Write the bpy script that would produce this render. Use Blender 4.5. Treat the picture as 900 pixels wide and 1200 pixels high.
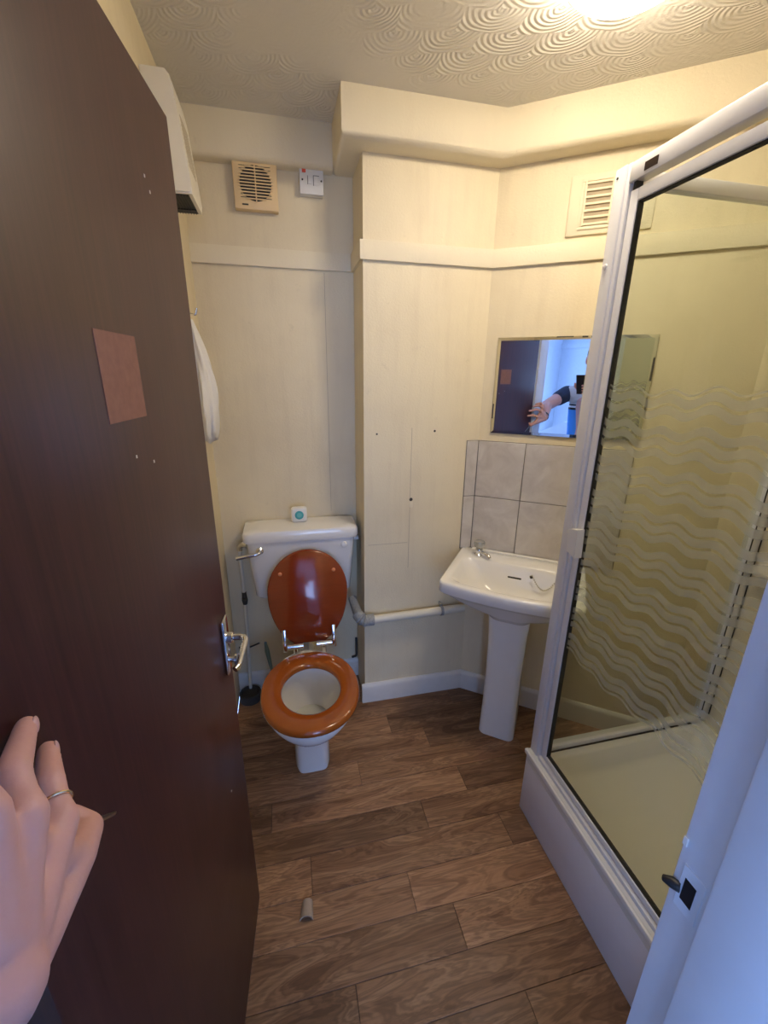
import bpy, bmesh, math, random
from mathutils import Matrix, Vector
random.seed(7)
for o in list(bpy.data.objects): bpy.data.objects.remove(o)
scene = bpy.context.scene
COL = scene.collection
R = math.radians

# ------------------------------------------------------------------ camera
CAM_Z = 1.57
F_PX, PITCH, YAW, ROLL = 497.1, R(17.93), R(13.25), R(0.6)
fw = Vector((math.sin(YAW)*math.cos(PITCH), math.cos(YAW)*math.cos(PITCH), -math.sin(PITCH)))
r0 = Vector((math.cos(YAW), -math.sin(YAW), 0)); u0 = r0.cross(fw)
cr = r0*math.cos(ROLL)+u0*math.sin(ROLL); cu = -r0*math.sin(ROLL)+u0*math.cos(ROLL)
CAM_M = Matrix(((cr.x, cu.x, -fw.x, 0), (cr.y, cu.y, -fw.y, 0), (cr.z, cu.z, -fw.z, CAM_Z), (0, 0, 0, 1)))
cam = bpy.data.cameras.new('camera'); cam_ob = bpy.data.objects.new('camera', cam); COL.objects.link(cam_ob)
cam.sensor_fit = 'HORIZONTAL'; cam.sensor_width = 36; cam.lens = F_PX/900*36
cam.clip_start = 0.01; cam.clip_end = 60
cam_ob.matrix_world = CAM_M
scene.camera = cam_ob

# ------------------------------------------------------------------ world, daylight, exposure
world = bpy.data.worlds.new('world'); scene.world = world; world.use_nodes = True
wbg = world.node_tree.nodes['Background']
wbg.inputs[0].default_value = (0.33, 0.52, 1.0, 1); wbg.inputs[1].default_value = 9.0
def portal(loc, rot, sx, sy):
    l = bpy.data.lights.new('window_portal', 'AREA'); l.shape = 'RECTANGLE'; l.size = sx; l.size_y = sy
    l.cycles.is_portal = True
    o = bpy.data.objects.new('window_portal', l); COL.objects.link(o); o.location = loc; o.rotation_euler = rot
    return o
portal((-2.29, -1.35, 1.52), (0, R(-90), 0), 1.14, .9)
portal((-.45, -2.44, 1.45), (R(90), 0, 0), 2.4, 1.5)  # portal of the added back window
LAMP_COLOR = (1.0, 0.85, 0.65); LAMP_POWER = 39.0
vs = scene.view_settings
vs.view_transform = 'Standard'; vs.look = 'None'; vs.exposure = 0.36; vs.gamma = 1.0; vs.use_curve_mapping = False

# ------------------------------------------------------------------ material helpers
class NT:
    def __init__(s, name):
        s.m = bpy.data.materials.new(name); s.m.use_nodes = True
        s.t = s.m.node_tree; s.n = s.t.nodes; s.b = s.n['Principled BSDF']; s.out = s.n['Material Output']
    def new(s, typ, **kw):
        n = s.n.new(typ)
        for k, v in kw.items(): setattr(n, k, v)
        return n
    def link(s, a, b): s.t.links.new(a, b)
    def put(s, sock, v):
        if hasattr(v, 'links'): s.link(v, sock)
        else: sock.default_value = v
    def math(s, op, a, b=0.0, c=0.0):
        n = s.new('ShaderNodeMath', operation=op)
        for i, v in enumerate((a, b, c)): s.put(n.inputs[i], v)
        return n.outputs[0]
    def coord(s, which='Object', scale=(1, 1, 1), loc=(0, 0, 0), rot=(0, 0, 0)):
        t = s.new('ShaderNodeTexCoord'); mp = s.new('ShaderNodeMapping')
        mp.inputs['Scale'].default_value = scale; mp.inputs['Location'].default_value = loc; mp.inputs['Rotation'].default_value = rot
        s.link(t.outputs[which], mp.inputs[0]); return mp.outputs[0]
    def noise(s, vec, scale, detail=4, rough=.55, dist=0):
        n = s.new('ShaderNodeTexNoise'); s.link(vec, n.inputs['Vector'])
        n.inputs['Scale'].default_value = scale; n.inputs['Detail'].default_value = detail
        n.inputs['Roughness'].default_value = rough; n.inputs['Distortion'].default_value = dist
        return n.outputs[0]
    def ramp(s, fac, stops):
        n = s.new('ShaderNodeValToRGB'); s.link(fac, n.inputs[0]); e = n.color_ramp.elements
        while len(e) < len(stops): e.new(0.5)
        for el, (p, c) in zip(e, stops): el.position = p; el.color = (*c, 1) if len(c) == 3 else c
        return n.outputs[0]
    def mix(s, fac, a, b, blend='MIX'):
        n = s.new('ShaderNodeMix', data_type='RGBA', blend_type=blend)
        s.put(n.inputs[0], fac)
        for i, v in ((6, a), (7, b)):
            s.put(n.inputs[i], (*v, 1) if isinstance(v, tuple) and len(v) == 3 else v)
        return n.outputs[2]
    def bump(s, h, strength=.3, dist=.002):
        n = s.new('ShaderNodeBump'); n.inputs['Strength'].default_value = strength; n.inputs['Distance'].default_value = dist
        s.link(h, n.inputs['Height']); s.link(n.outputs[0], s.b.inputs['Normal']); return n
    def base(s, c): s.put(s.b.inputs['Base Color'], (*c, 1) if isinstance(c, tuple) and len(c) == 3 else c)
    def rough(s, v): s.put(s.b.inputs['Roughness'], v)

def plain(name, c, rough=.5, metal=0, var=.06, scale=30, bump=0, spec=.5):
    t = NT(name); v = t.coord(); n = t.noise(v, scale, 3)
    t.base(t.mix(n, tuple(max(0, x*(1-var)) for x in c), tuple(min(1, x*(1+var)) for x in c)))
    t.rough(rough); t.b.inputs['Metallic'].default_value = metal
    t.b.inputs['Specular IOR Level'].default_value = spec
    if bump: t.bump(n, bump, .002)
    return t.m

def wall_mat(name, c, dirt, dirt_amt=.42):
    t = NT(name); v = t.coord()
    big = t.noise(v, 2.2, 5, .6)
    streak = t.noise(t.coord(scale=(9, 9, .8)), 3, 4, .6)
    spots = t.noise(v, 14, 6, .7)
    m = t.math('MULTIPLY', t.ramp(big, [(.42, (0, 0, 0)), (.75, (1, 1, 1))]), dirt_amt)
    col = t.mix(m, c, dirt)
    col = t.mix(t.math('MULTIPLY', t.ramp(streak, [(.5, (0, 0, 0)), (.8, (1, 1, 1))]), dirt_amt*.7), col, dirt)
    col = t.mix(t.math('MULTIPLY', t.ramp(spots, [(.64, (0, 0, 0)), (.78, (1, 1, 1))]), .3), col, tuple(x*.6 for x in dirt))
    t.base(col); t.rough(.55)
    chip = t.noise(v, 130, 3, .6); t.bump(chip, .35, .003)
    return t.m

M = {}
M['wall'] = wall_mat('cream_lining_paper', (.79, .695, .485), (.60, .50, .34))
M['trim_cream'] = wall_mat('cream_gloss_trim', (.80, .715, .52), (.66, .57, .41), .2)
M['skirting'] = plain('white_gloss_skirting', (.72, .69, .64), .4)
M['landing_wall'] = plain('white_emulsion', (.70, .74, .80), .7)
M['frame_white'] = plain('white_gloss_door_frame', (.74, .76, .80), .35, scale=12)
M['ceramic'] = plain('white_vitreous_china', (.80, .79, .765), .12, var=.02)
M['plastic_white'] = plain('white_plastic', (.78, .77, .74), .35, var=.03)
M['plastic_yellowed'] = plain('yellowed_cream_plastic', (.80, .60, .33), .4, var=.05)
M['plastic_cream'] = plain('cream_enamel_metal', (.80, .76, .66), .35, var=.03)
M['black'] = plain('black_plastic', (.012, .012, .013), .45)
M['dark'] = plain('matt_dark_brown', (.05, .045, .04), .8)  # dark tone for holes, gap lines, small fittings and the floor bed
M['rubber'] = plain('black_rubber_gasket', (.008, .009, .008), .6)
M['chrome'] = plain('chrome', (.78, .78, .78), .14, 1, .03)
M['brass'] = plain('dulled_steel', (.55, .52, .45), .3, 1)
M['alu'] = plain('white_coated_aluminium', (.74, .74, .76), .32, var=.03, scale=60)
M['tray'] = plain('white_acrylic_tray', (.78, .78, .72), .25, var=.02)
M['plinth'] = plain('white_plinth_board', (.72, .70, .72), .4, var=.03)
M['pipe_paint'] = plain('cream_painted_pipe', (.74, .70, .58), .45)
M['tape'] = plain('grey_wrapped_tape', (.30, .31, .31), .5, var=.5, scale=120, bump=.6)
M['teal'] = plain('teal_plastic', (.05, .33, .36), .4)
M['red'] = plain('red_neon_lens', (.75, .10, .05), .3)
M['towel'] = plain('white_cotton', (.80, .79, .78), .95, bump=.4, scale=300)
M['beige'] = plain('beige_wood_scrap', (.42, .33, .25), .7, var=.12, scale=90)
M['brush_handle'] = plain('grey_green_plastic', (.16, .24, .22), .4)
M['seam'] = plain('paper_seam_shadowline', (.42, .35, .24), .8)
M['carpet'] = plain('grey_landing_carpet', (.30, .30, .33), .95, var=.3, scale=400, bump=.6)
M['grey_paint'] = plain('blue_grey_paint', (.30, .36, .44), .6)

def door_mat():
    t = NT('dark_mahogany_veneer')
    g = t.noise(t.coord(scale=(22, 22, .9)), 5, 6, .6, .3)
    b = t.noise(t.coord(), 2.0, 3)
    c = t.ramp(g, [(.3, (.036, .0105, .0100)), (.6, (.064, .0195, .0165)), (.8, (.090, .030, .0235))])
    c = t.mix(t.math('MULTIPLY', b, .5), c, (.040, .012, .010))
    t.base(c); t.rough(t.math('MULTIPLY_ADD', b, .2, .30)); t.bump(g, .08, .001); t.b.inputs['Specular IOR Level'].default_value = .45
    return t.m
M['door'] = door_mat()
M['door_patch'] = plain('bare_red_veneer_patch', (.25, .115, .080), .75, var=.25, scale=70)

def seat_mat(name, c0, c1):
    t = NT(name)
    g = t.noise(t.coord(scale=(3, 3, 26)), 5, 5, .6, .4)
    g2 = t.noise(t.coord(), 6, 2)
    t.base(t.mix(t.math('MULTIPLY_ADD', g2, .5, t.math('MULTIPLY', g, .5)), c0, c1)); t.rough(.16); t.b.inputs['Coat Weight'].default_value = .5
    t.b.inputs['Coat Roughness'].default_value = .08
    return t.m
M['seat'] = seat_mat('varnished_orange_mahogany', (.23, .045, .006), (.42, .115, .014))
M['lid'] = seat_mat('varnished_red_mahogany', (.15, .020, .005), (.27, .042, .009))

def plank_mat():
    t = NT('brown_oak_plank')
    oi = t.new('ShaderNodeObjectInfo'); rnd = oi.outputs['Random']
    tc = t.new('ShaderNodeTexCoord'); sep = t.new('ShaderNodeSeparateXYZ'); t.link(tc.outputs['Object'], sep.inputs[0])
    off = t.math('MULTIPLY', rnd, 37.0)
    cmb = t.new('ShaderNodeCombineXYZ')
    t.link(t.math('ADD', sep.outputs[0], off), cmb.inputs[0]); t.link(t.math('MULTIPLY', sep.outputs[1], 6.5), cmb.inputs[1]); t.link(off, cmb.inputs[2])
    v = cmb.outputs[0]
    big = t.noise(v, 2.6, 4, .55, 1.2)
    ringv = t.math('SINE', t.math('MULTIPLY', big, 62.0))
    fine = t.noise(v, 26, 5, .65)
    cmb2 = t.new('ShaderNodeCombineXYZ')
    t.link(t.math('ADD', t.math('MULTIPLY', sep.outputs[0], 2.2), off), cmb2.inputs[0]); t.link(t.math('MULTIPLY', sep.outputs[1], 60), cmb2.inputs[1]); t.link(off, cmb2.inputs[2])
    fib = t.noise(cmb2.outputs[0], 3.0, 4, .6)
    c = t.ramp(big, [(.25, (.135, .063, .031)), (.45, (.300, .160, .084)), (.62, (.400, .230, .125)), (.8, (.240, .122, .064))])
    c = t.mix(t.math('MULTIPLY', t.math('MULTIPLY_ADD', ringv, .5, .5), .45), c, (.075, .038, .020))
    c = t.mix(t.math('MULTIPLY', t.ramp(fib, [(.45, (0, 0, 0)), (.75, (1, 1, 1))]), .45), c, (.085, .045, .026))
    c = t.mix(t.math('MULTIPLY', t.ramp(fine, [(.6, (0, 0, 0)), (.8, (1, 1, 1))]), .3), c, (.06, .035, .022))
    hs = t.new('ShaderNodeHueSaturation'); t.link(c, hs.inputs['Color'])
    t.link(t.math('MULTIPLY_ADD', rnd, .70, .70), hs.inputs['Value']); hs.inputs['Saturation'].default_value = 1.0
    t.base(hs.outputs[0]); t.rough(.48); t.b.inputs['Specular IOR Level'].default_value = .3; t.bump(fib, .12, .001)
    return t.m
M['plank'] = plank_mat()

def tile_mat():
    t = NT('mottled_grey_beige_tile'); oi = t.new('ShaderNodeObjectInfo')
    va = t.new('ShaderNodeVectorMath', operation='ADD'); t.link(t.coord(), va.inputs[0])
    cb = t.new('ShaderNodeCombineXYZ'); t.link(t.math('MULTIPLY', oi.outputs['Random'], 50), cb.inputs[0]); t.link(cb.outputs[0], va.inputs[1])
    n = t.noise(va.outputs[0], 11, 5, .6, .6)
    t.base(t.ramp(n, [(.35, (.52, .475, .43)), (.6, (.62, .58, .53)), (.75, (.70, .67, .62))])); t.rough(.2)
    return t.m
M['tile'] = tile_mat()
M['grout'] = plain('dark_grout', (.20, .18, .16), .9)

def ceiling_mat():
    t = NT('white_artex_fans'); v = t.coord()
    wob = t.noise(v, 5.0, 2); sp = t.new('ShaderNodeSeparateXYZ'); t.link(v, sp.inputs[0])
    x = t.math('ADD', sp.outputs[0], t.math('MULTIPLY', wob, .05)); y = t.math('ADD', t.math('MULTIPLY', sp.outputs[0], .25), t.math('MULTIPLY_ADD', wob, .06, sp.outputs[1]))
    A_, H_ = .15, .085                       # fan width, row spacing
    ry = t.math('DIVIDE', y, H_); row = t.math('FLOOR', ry); ly = t.math('SUBTRACT', ry, row)
    cx = t.math('ADD', t.math('DIVIDE', x, A_), t.math('MULTIPLY', t.math('PINGPONG', row, 1.0), .5)); lx = t.math('SUBTRACT', t.math('FRACT', cx), .5)
    dx = t.math('MULTIPLY', lx, A_); dy = t.math('MULTIPLY', ly, H_)
    dist = t.math('SQRT', t.math('ADD', t.math('MULTIPLY', dx, dx), t.math('MULTIPLY', dy, dy)))
    rings = t.math('SINE', t.math('MULTIPLY', dist, 480.0))
    mask = t.ramp(t.noise(v, 3.4, 2), [(.40, (.08, .08, .08)), (.58, (1, 1, 1))])
    h = t.math('MULTIPLY', t.math('ADD', t.math('MULTIPLY', rings, .22), t.math('MULTIPLY', dist, 6.0)), mask)
    h = t.math('ADD', h, t.math('MULTIPLY', t.noise(v, 60, 3), .35))
    t.base((.72, .69, .63)); t.rough(.7); t.bump(h, .8, .005)
    return t.m
M['ceiling'] = ceiling_mat()

def mirror_mat():
    t = NT('silvered_mirror'); t.base((.88, .90, .90)); t.b.inputs['Metallic'].default_value = 1; t.rough(.0); return t.m
M['mirror'] = mirror_mat()
M['mirror_back'] = plain('mirror_edge', (.35, .36, .34), .4)

def glass_mat(name, axis, waves=True, tint=(.914, .938, .924)):
    t = NT(name); t.n.remove(t.b)
    tr = t.new('ShaderNodeBsdfTransparent'); tr.inputs[0].default_value = (*tint, 1)
    gl = t.new('ShaderNodeBsdfGlossy'); gl.inputs['Roughness'].default_value = .02
    fr = t.new('ShaderNodeFresnel'); fr.inputs[0].default_value = 1.45
    geo = t.new('ShaderNodeNewGeometry')
    fac = t.math('MULTIPLY', fr.outputs[0], t.math('SUBTRACT', 1.0, geo.outputs['Backfacing']))
    mx = t.new('ShaderNodeMixShader'); t.link(fac, mx.inputs[0]); t.link(tr.outputs[0], mx.inputs[1]); t.link(gl.outputs[0], mx.inputs[2])
    last = mx.outputs[0]
    if waves:
        tc = t.new('ShaderNodeTexCoord'); sp = t.new('ShaderNodeSeparateXYZ'); t.link(tc.outputs['Object'], sp.inputs[0])
        u = sp.outputs[axis]; z = t.math('ADD', sp.outputs[2], .285)
        w = t.math('MULTIPLY', t.math('SINE', t.math('ADD', t.math('MULTIPLY', u, 62.0), t.math('MULTIPLY', z, 5.0))), .0075)
        w = t.math('ADD', w, t.math('MULTIPLY', t.math('SINE', t.math('MULTIPLY', u, 21.0)), .005))
        zz = t.math('ADD', z, w)
        ph = t.math('FRACT', t.math('MULTIPLY', zz, 1/.093))
        def band(lo, hi):
            a = t.math('GREATER_THAN', ph, lo); b = t.math('LESS_THAN', ph, hi); return t.math('MULTIPLY', a, b)
        s = t.math('ADD', t.math('ADD', band(.02, .22), band(.29, .49)), band(.56, .76))
        s = t.math('MULTIPLY', s, t.math('MULTIPLY', t.math('GREATER_THAN', zz, .757-.0), t.math('LESS_THAN', zz, 1.545)))
        front = t.math('SUBTRACT', 1.0, geo.outputs['Backfacing'])
        s = t.math('MULTIPLY', t.math('MULTIPLY', s, .33), front)
        df = t.new('ShaderNodeBsdfDiffuse'); df.inputs[0].default_value = (.66, .70, .66, 1)
        tl = t.new('ShaderNodeBsdfTranslucent'); tl.inputs[0].default_value = (.66, .70, .66, 1)
        m2 = t.new('ShaderNodeMixShader'); m2.inputs[0].default_value = .5; t.link(df.outputs[0], m2.inputs[1]); t.link(tl.outputs[0], m2.inputs[2])
        m3 = t.new('ShaderNodeMixShader'); t.link(s, m3.inputs[0]); t.link(last, m3.inputs[1]); t.link(m2.outputs[0], m3.inputs[2])
        last = m3.outputs[0]
    t.link(last, t.out.inputs[0]); return t.m
M['glass_y'] = glass_mat('etched_wave_glass_front', 1)
M['glass_x'] = glass_mat('clear_shower_glass_side', 0, False, (.914, .938, .924))
M['window_glass'] = glass_mat('clear_window_glass', 0, False, (.97, .98, .98))
M['water'] = plain('toilet_water', (.55, .56, .50), .03, var=.0)

def emit_mat(name, c, p):
    t = NT(name); t.base((.9, .88, .82)); t.b.inputs['Emission Color'].default_value = (*c, 1); t.b.inputs['Emission Strength'].default_value = p; t.rough(.3); return t.m
M['lamp'] = emit_mat('glowing_opal_diffuser', LAMP_COLOR, LAMP_POWER)

def skin_mat():
    t = NT('skin'); v = t.coord()
    n = t.noise(v, 30, 5, .6); n2 = t.noise(v, 9, 3)
    c = t.mix(n, (.58, .31, .245), (.72, .43, .345)); c = t.mix(t.math('MULTIPLY', n2, .5), c, (.60, .27, .22))
    t.base(c); t.rough(.5); t.b.inputs['Subsurface Weight'].default_value = .12; t.b.inputs['Subsurface Radius'].default_value = (.01, .004, .002); t.b.inputs['Subsurface Scale'].default_value = .5
    t.bump(t.noise(v, 260, 3, .6), .25, .0008)
    return t.m
M['skin'] = skin_mat()
M['nail'] = plain('fingernail', (.68, .40, .36), .3)
M['hair'] = plain('dark_brown_hair', (.03, .018, .012), .5, bump=.7, scale=200)
M['eye'] = plain('eye_white', (.75, .73, .70), .2)
M['navy'] = plain('navy_cotton', (.016, .022, .045), .9, bump=.3, scale=200)
M['trousers'] = plain('dark_trousers', (.03, .035, .05), .9, bump=.3, scale=200)
M['shoe'] = plain('black_leather', (.02, .02, .02), .4)
def shirt_mat():
    t = NT('grey_and_blue_polo_cloth'); tc = t.new('ShaderNodeTexCoord'); sp = t.new('ShaderNodeSeparateXYZ'); t.link(tc.outputs['Object'], sp.inputs[0])
    z = sp.outputs[2]
    c = t.mix(t.math('GREATER_THAN', z, 1.30), (.05, .25, .68), (.012, .014, .02))
    c = t.mix(t.math('GREATER_THAN', z, 1.318), c, (.75, .76, .78))
    c = t.mix(t.math('GREATER_THAN', z, 1.334), c, (.012, .014, .02))
    c = t.mix(t.math('GREATER_THAN', z, 1.345), c, (.50, .50, .52))
    t.base(c); t.rough(.9); t.bump(t.noise(t.coord(), 14, 3), .5, .01); return t.m
M['shirt'] = shirt_mat()

# ------------------------------------------------------------------ mesh helpers
MW = {}
def link(o, M4, parent):
    COL.objects.link(o)
    if parent is not None: o.parent = parent
    MW[o.name] = M4
def thing(name, label, cat, loc=(0, 0, 0), rotz=0, group=None, kind=None):
    o = bpy.data.objects.new(name, None); o.empty_display_size = .05
    o.location = loc; o.rotation_euler = (0, 0, rotz)
    link(o, Matrix.Translation(loc) @ Matrix.Rotation(rotz, 4, 'Z'), None)
    if label: o['label'] = label
    if cat: o['category'] = cat
    if group: o['group'] = group
    if kind: o['kind'] = kind
    return o
def obj(name, bm, mat, parent=None, label=None, cat=None, kind=None, local=False, sharp=38, group=None):
    """mesh object; geometry given in world space unless local=True"""
    bmesh.ops.recalc_face_normals(bm, faces=bm.faces)
    me = bpy.data.meshes.new(name); bm.to_mesh(me); bm.free()
    o = bpy.data.objects.new(name, me)
    me.materials.append(M[mat] if isinstance(mat, str) else mat)
    PM = MW[parent.name] if parent is not None else Matrix.Identity(4)
    if parent is not None and not local: me.transform(PM.inverted())
    for p in me.polygons: p.use_smooth = True
    me.set_sharp_from_angle(angle=R(sharp))
    link(o, PM, parent)
    if label: o['label'] = label
    if cat: o['category'] = cat
    if kind: o['kind'] = kind
    if group: o['group'] = group
    return o
def B(): return bmesh.new()
def box(bm, lo, hi, bev=0, seg=2, M4=None):
    lo, hi = Vector(lo), Vector(hi); c = (lo+hi)/2; s = hi-lo
    r = bmesh.ops.create_cube(bm, size=1, matrix=Matrix.Translation(c) @ Matrix.Diagonal((*s, 1)))
    vs_ = r['verts']
    if bev:
        es = list({e for v in vs_ for e in v.link_edges})
        rr = bmesh.ops.bevel(bm, geom=es, offset=bev, segments=seg, affect='EDGES', profile=.5)
        vs_ = list({v for f in rr['faces'] for v in f.verts} | {v for v in vs_ if v.is_valid})
    if M4 is not None: bmesh.ops.transform(bm, matrix=M4, verts=vs_)
    return bm
def loft(bm, rings, cap0=True, cap1=True, closed=True):
    vr = [[bm.verts.new(p) for p in ring] for ring in rings]
    n = len(rings[0])
    for a, b in zip(vr, vr[1:]):
        for i in range(n if closed else n-1):
            j = (i+1) % n
            bm.faces.new((a[i], a[j], b[j], b[i]))
    if cap0: bm.faces.new(list(reversed(vr[0])))
    if cap1: bm.faces.new(vr[-1])
    return bm
def frame_of(d):
    d = Vector(d).normalized(); a = Vector((0, 0, 1)) if abs(d.z) < .9 else Vector((1, 0, 0))
    x = d.cross(a).normalized(); y = d.cross(x); return x, y
def tube(bm, pts, rad, seg=14, caps=True):
    pts = [Vector(p) for p in pts]
    if not isinstance(rad, (list, tuple)): rad = [rad]*len(pts)
    rings = []; x = None
    for i, p in enumerate(pts):
        d = (pts[min(i+1, len(pts)-1)]-pts[max(i-1, 0)]).normalized()
        if x is None: x, y = frame_of(d)
        else:
            x = (x-d*x.dot(d)).normalized(); y = d.cross(x)
        rings.append([p+(x*math.cos(t)+y*math.sin(t))*rad[i] for t in (2*math.pi*k/seg for k in range(seg))])
    return loft(bm, rings, caps, caps)
def arc(pts, n=6):
    """round the corners of a polyline a little"""
    pts = [Vector(p) for p in pts]; out = [pts[0]]
    for a, b, c in zip(pts, pts[1:], pts[2:]):
        r = min((b-a).length, (c-b).length)*.4
        p, q = b+(a-b).normalized()*r, b+(c-b).normalized()*r
        for k in range(n+1):
            t = k/n; out.append(p*(1-t)**2+b*2*t*(1-t)+q*t*t)
    return out+[pts[-1]]
def sphere(bm, c, r, u=16, v=10, M4=None):
    s = r if isinstance(r, (list, tuple)) else (r, r, r)
    m = Matrix.Translation(c) @ Matrix.Diagonal((*s, 1))
    if M4 is not None: m = M4 @ m
    bmesh.ops.create_uvsphere(bm, u_segments=u, v_segments=v, radius=1, matrix=m); return bm
def lathe(bm, prof, c, seg=32, M4=None):
    rings = [[Vector((r*math.cos(2*math.pi*k/seg), r*math.sin(2*math.pi*k/seg), z))+Vector(c) for k in range(seg)] for r, z in prof]
    if M4 is not None: rings = [[M4 @ p for p in ring] for ring in rings]
    return loft(bm, rings)
def prism(bm, poly, lo, hi, axis=2):
    """extrude a 2-D polygon along an axis"""
    def P(a, b, h): return {2: (a, b, h), 1: (a, h, b), 0: (h, a, b)}[axis]
    return loft(bm, [[P(a, b, lo) for a, b in poly], [P(a, b, hi) for a, b in poly]])

# ------------------------------------------------------------------ room dimensions (metres)
XL, YB, ZC = -.302, 1.936, 2.43            # left wall, wall behind toilet, ceiling
BX0, BX1, BY = .317, .828, 1.722           # boxed-in chimney breast
ANG = R(36.84)
XR, YF = 1.56, .267                        # right wall, bathroom face of the door wall
A0 = Vector((BX1, BY, 0))
AM = Matrix.Translation(A0) @ Matrix.Rotation(-ANG, 4, 'Z')      # x along angled wall, y into it
def aw(x, y, z): return AM @ Vector((x, y, z))
S_END = (XR-BX1)/math.cos(ANG)
YO = .147                                  # landing face of the door wall

# ------------------------------------------------------------------ structure: walls, ceiling, floor
def struct(name, bm, mat, label, parent=None, cat=None):
    return obj(name, bm, mat, parent, label=label, kind='structure', cat=cat)
w_left = struct('wall_left', box(B(), (XL-.1, YO, 0), (XL, YB+.1, ZC)), 'wall', 'cream papered wall behind the dark door', cat='wall')
w_back = struct('wall_back', box(B(), (XL, YB, 0), (BX0, YB+.1, ZC)), 'wall', 'cream papered wall behind the toilet cistern', cat='wall')
w_breast = struct('wall_breast', box(B(), (BX0, BY, 0), (BX1, YB+.1, ZC)), 'wall', 'cream boxed-out wall section between toilet and basin', cat='wall')
bm = B(); prism(bm, [(0, 0), (S_END, 0), (S_END, .1), (0, .1)], 0, ZC); bm.transform(AM)
w_ang = struct('wall_angled', bm, 'wall', 'cream angled wall behind the basin and mirror', cat='wall')
yr = aw(S_END, 0, 0).y
w_right = struct('wall_right', box(B(), (XR, YF, 0), (XR+.1, yr+.05, ZC)), 'wall', 'cream wall along the far side of the shower', cat='wall')
JX0, JX1, JZ = -.262, .434, 2.0            # door opening
bm = B(); box(bm, (JX1+.032, YO, 0), (XR+.1, YF, ZC)); box(bm, (XL, YO, JZ+.032), (JX1+.032, YF, ZC)); box(bm, (XL, YO, 0), (JX0-.032, YF, JZ+.032))
w_front = struct('wall_front', bm, 'wall', 'wall around the bathroom doorway', cat='wall')
bm = B(); prism(bm, [(XL-.1, YO), (XR+.1, YO), (XR+.1, yr), (BX1+.1, YB+.1), (XL-.1, YB+.1)], ZC, ZC+.1)
ceil = struct('ceiling', bm, 'ceiling', 'off-white textured ceiling with swirled fan patterns', cat='ceiling')
bm = B(); prism(bm, [(XL, YO), (XR, YO), (XR, yr), (BX1, YB), (XL, YB)], -.06, -.003)
floor = struct('floor', bm, 'dark', 'brown oak-effect plank floor of the bathroom', cat='floor')
# planks: rows run left to right
joints = {0: [-.05, .54], 1: [.098, .80], 2: [-.20, .425, 1.05], 3: [.309, 1.0], 4: [.0, .70], 5: [.428, 1.2], 6: [-.131, .626, 1.3], 7: [.22, .95], 8: [-.02, .55], 9: [.40, 1.1], 10: [.08, .75], 11: [.3, 1.0], 12: [-.1, .6]}
ye = [.15, .235, .35, .465, .582, .695, .812, .927, 1.045, 1.155, 1.268, 1.383, 1.497, 1.61, 1.725, 1.84, 1.936]
rowkey = {3: 0, 4: 1, 5: 2, 6: 3, 7: 4, 8: 5, 9: 6, 10: 7, 11: 8, 12: 9, 13: 10, 14: 11, 15: 12}
for i, (a, b) in enumerate(zip(ye, ye[1:])):
    js = joints[rowkey.get(i, (i*5+3) % 13)]
    xmax = XR if a < yr-.1 else (BX1+(BY-a)/math.tan(ANG)*1.0+.0 if a < BY else BX0)
    xmax = min(XR, xmax) if a < BY else BX0
    xs = [XL]+[j for j in js if XL+.04 < j < xmax-.05]+[xmax]
    for x0, x1 in zip(xs, xs[1:]):
        c = Vector(((x0+x1)/2, (a+b)/2, 0))
        bm = box(B(), (x0+.0006, a+.0006, -.006), (x1-.0006, b-.0006, 0)); 
        es = [e for e in bm.edges if all(v.co.z > -.001 for v in e.verts)]
        bmesh.ops.bevel(bm, geom=es, offset=.0008, segments=1, affect='EDGES')
        bm.transform(Matrix.Translation(-c))
        p = obj('plank', bm, 'plank', floor, local=True); p.location = c
# skirting
def skirt(name, bm, label): return struct(name, bm, 'skirting', label, cat='skirting board')
sk = [(0, 0), (-.016, 0), (-.016, .085), (-.012, .098), (-.004, .105), (0, .105)]
def skirt_run(p0, p1):
    """profile swept from p0 to p1, room on the right-hand side when looking from p0 to p1 is -n"""
    p0, p1 = Vector((*p0, 0)), Vector((*p1, 0)); d = (p1-p0).normalized(); n = Vector((-d.y, d.x, 0))
    return [[p+n*a+Vector((0, 0, z)) for a, z in sk] for p in (p0, p1)]
bm = B(); loft(bm, skirt_run((BX0-.016, BY), (BX1+.006, BY))); skirt('baseboard_breast', bm, 'white skirting board below the heating pipe')
bm = B(); p1 = aw(S_END-.02, 0, 0); loft(bm, skirt_run((BX1, BY), (p1.x, p1.y))); skirt('baseboard_angled', bm, 'white skirting board behind the basin pedestal')
bm = B(); loft(bm, skirt_run((XL, YB), (BX0, YB))); skirt('baseboard_back', bm, 'grubby white skirting board behind the toilet')
# picture rail at 1.97-2.03 m and boxed cornice at 2.29 m
rail_prof = [(0, 1.967), (-.012, 1.967), (-.013, 1.972), (-.013, 2.025), (-.012, 2.030), (0, 2.030)]
def run(prof, pts):
    """sweep a (offset, z) profile along a mitred polyline; walls lie on the left of travel"""
    pts = [Vector((*p, 0)) for p in pts]; rings = []
    for i, p in enumerate(pts):
        ds = []
        if i > 0: ds.append((p-pts[i-1]).normalized())
        if i < len(pts)-1: ds.append((pts[i+1]-p).normalized())
        ns = [Vector((-d.y, d.x, 0)) for d in ds]
        n = sum(ns, Vector()).normalized(); n = n/max(.3, n.dot(ns[0]))
        rings.append([p+n*a+Vector((0, 0, z)) for a, z in prof])
    return loft(B(), rings)
ea = aw(S_END, 0, 0)
path = [(XL, YB), (BX0, YB), (BX0, BY), (BX1, BY), (ea.x, ea.y), (XR, YF)]
struct('trim_1', run(rail_prof, path), 'trim_cream', 'cream picture rail running round the bathroom walls', cat='picture rail')
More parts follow.
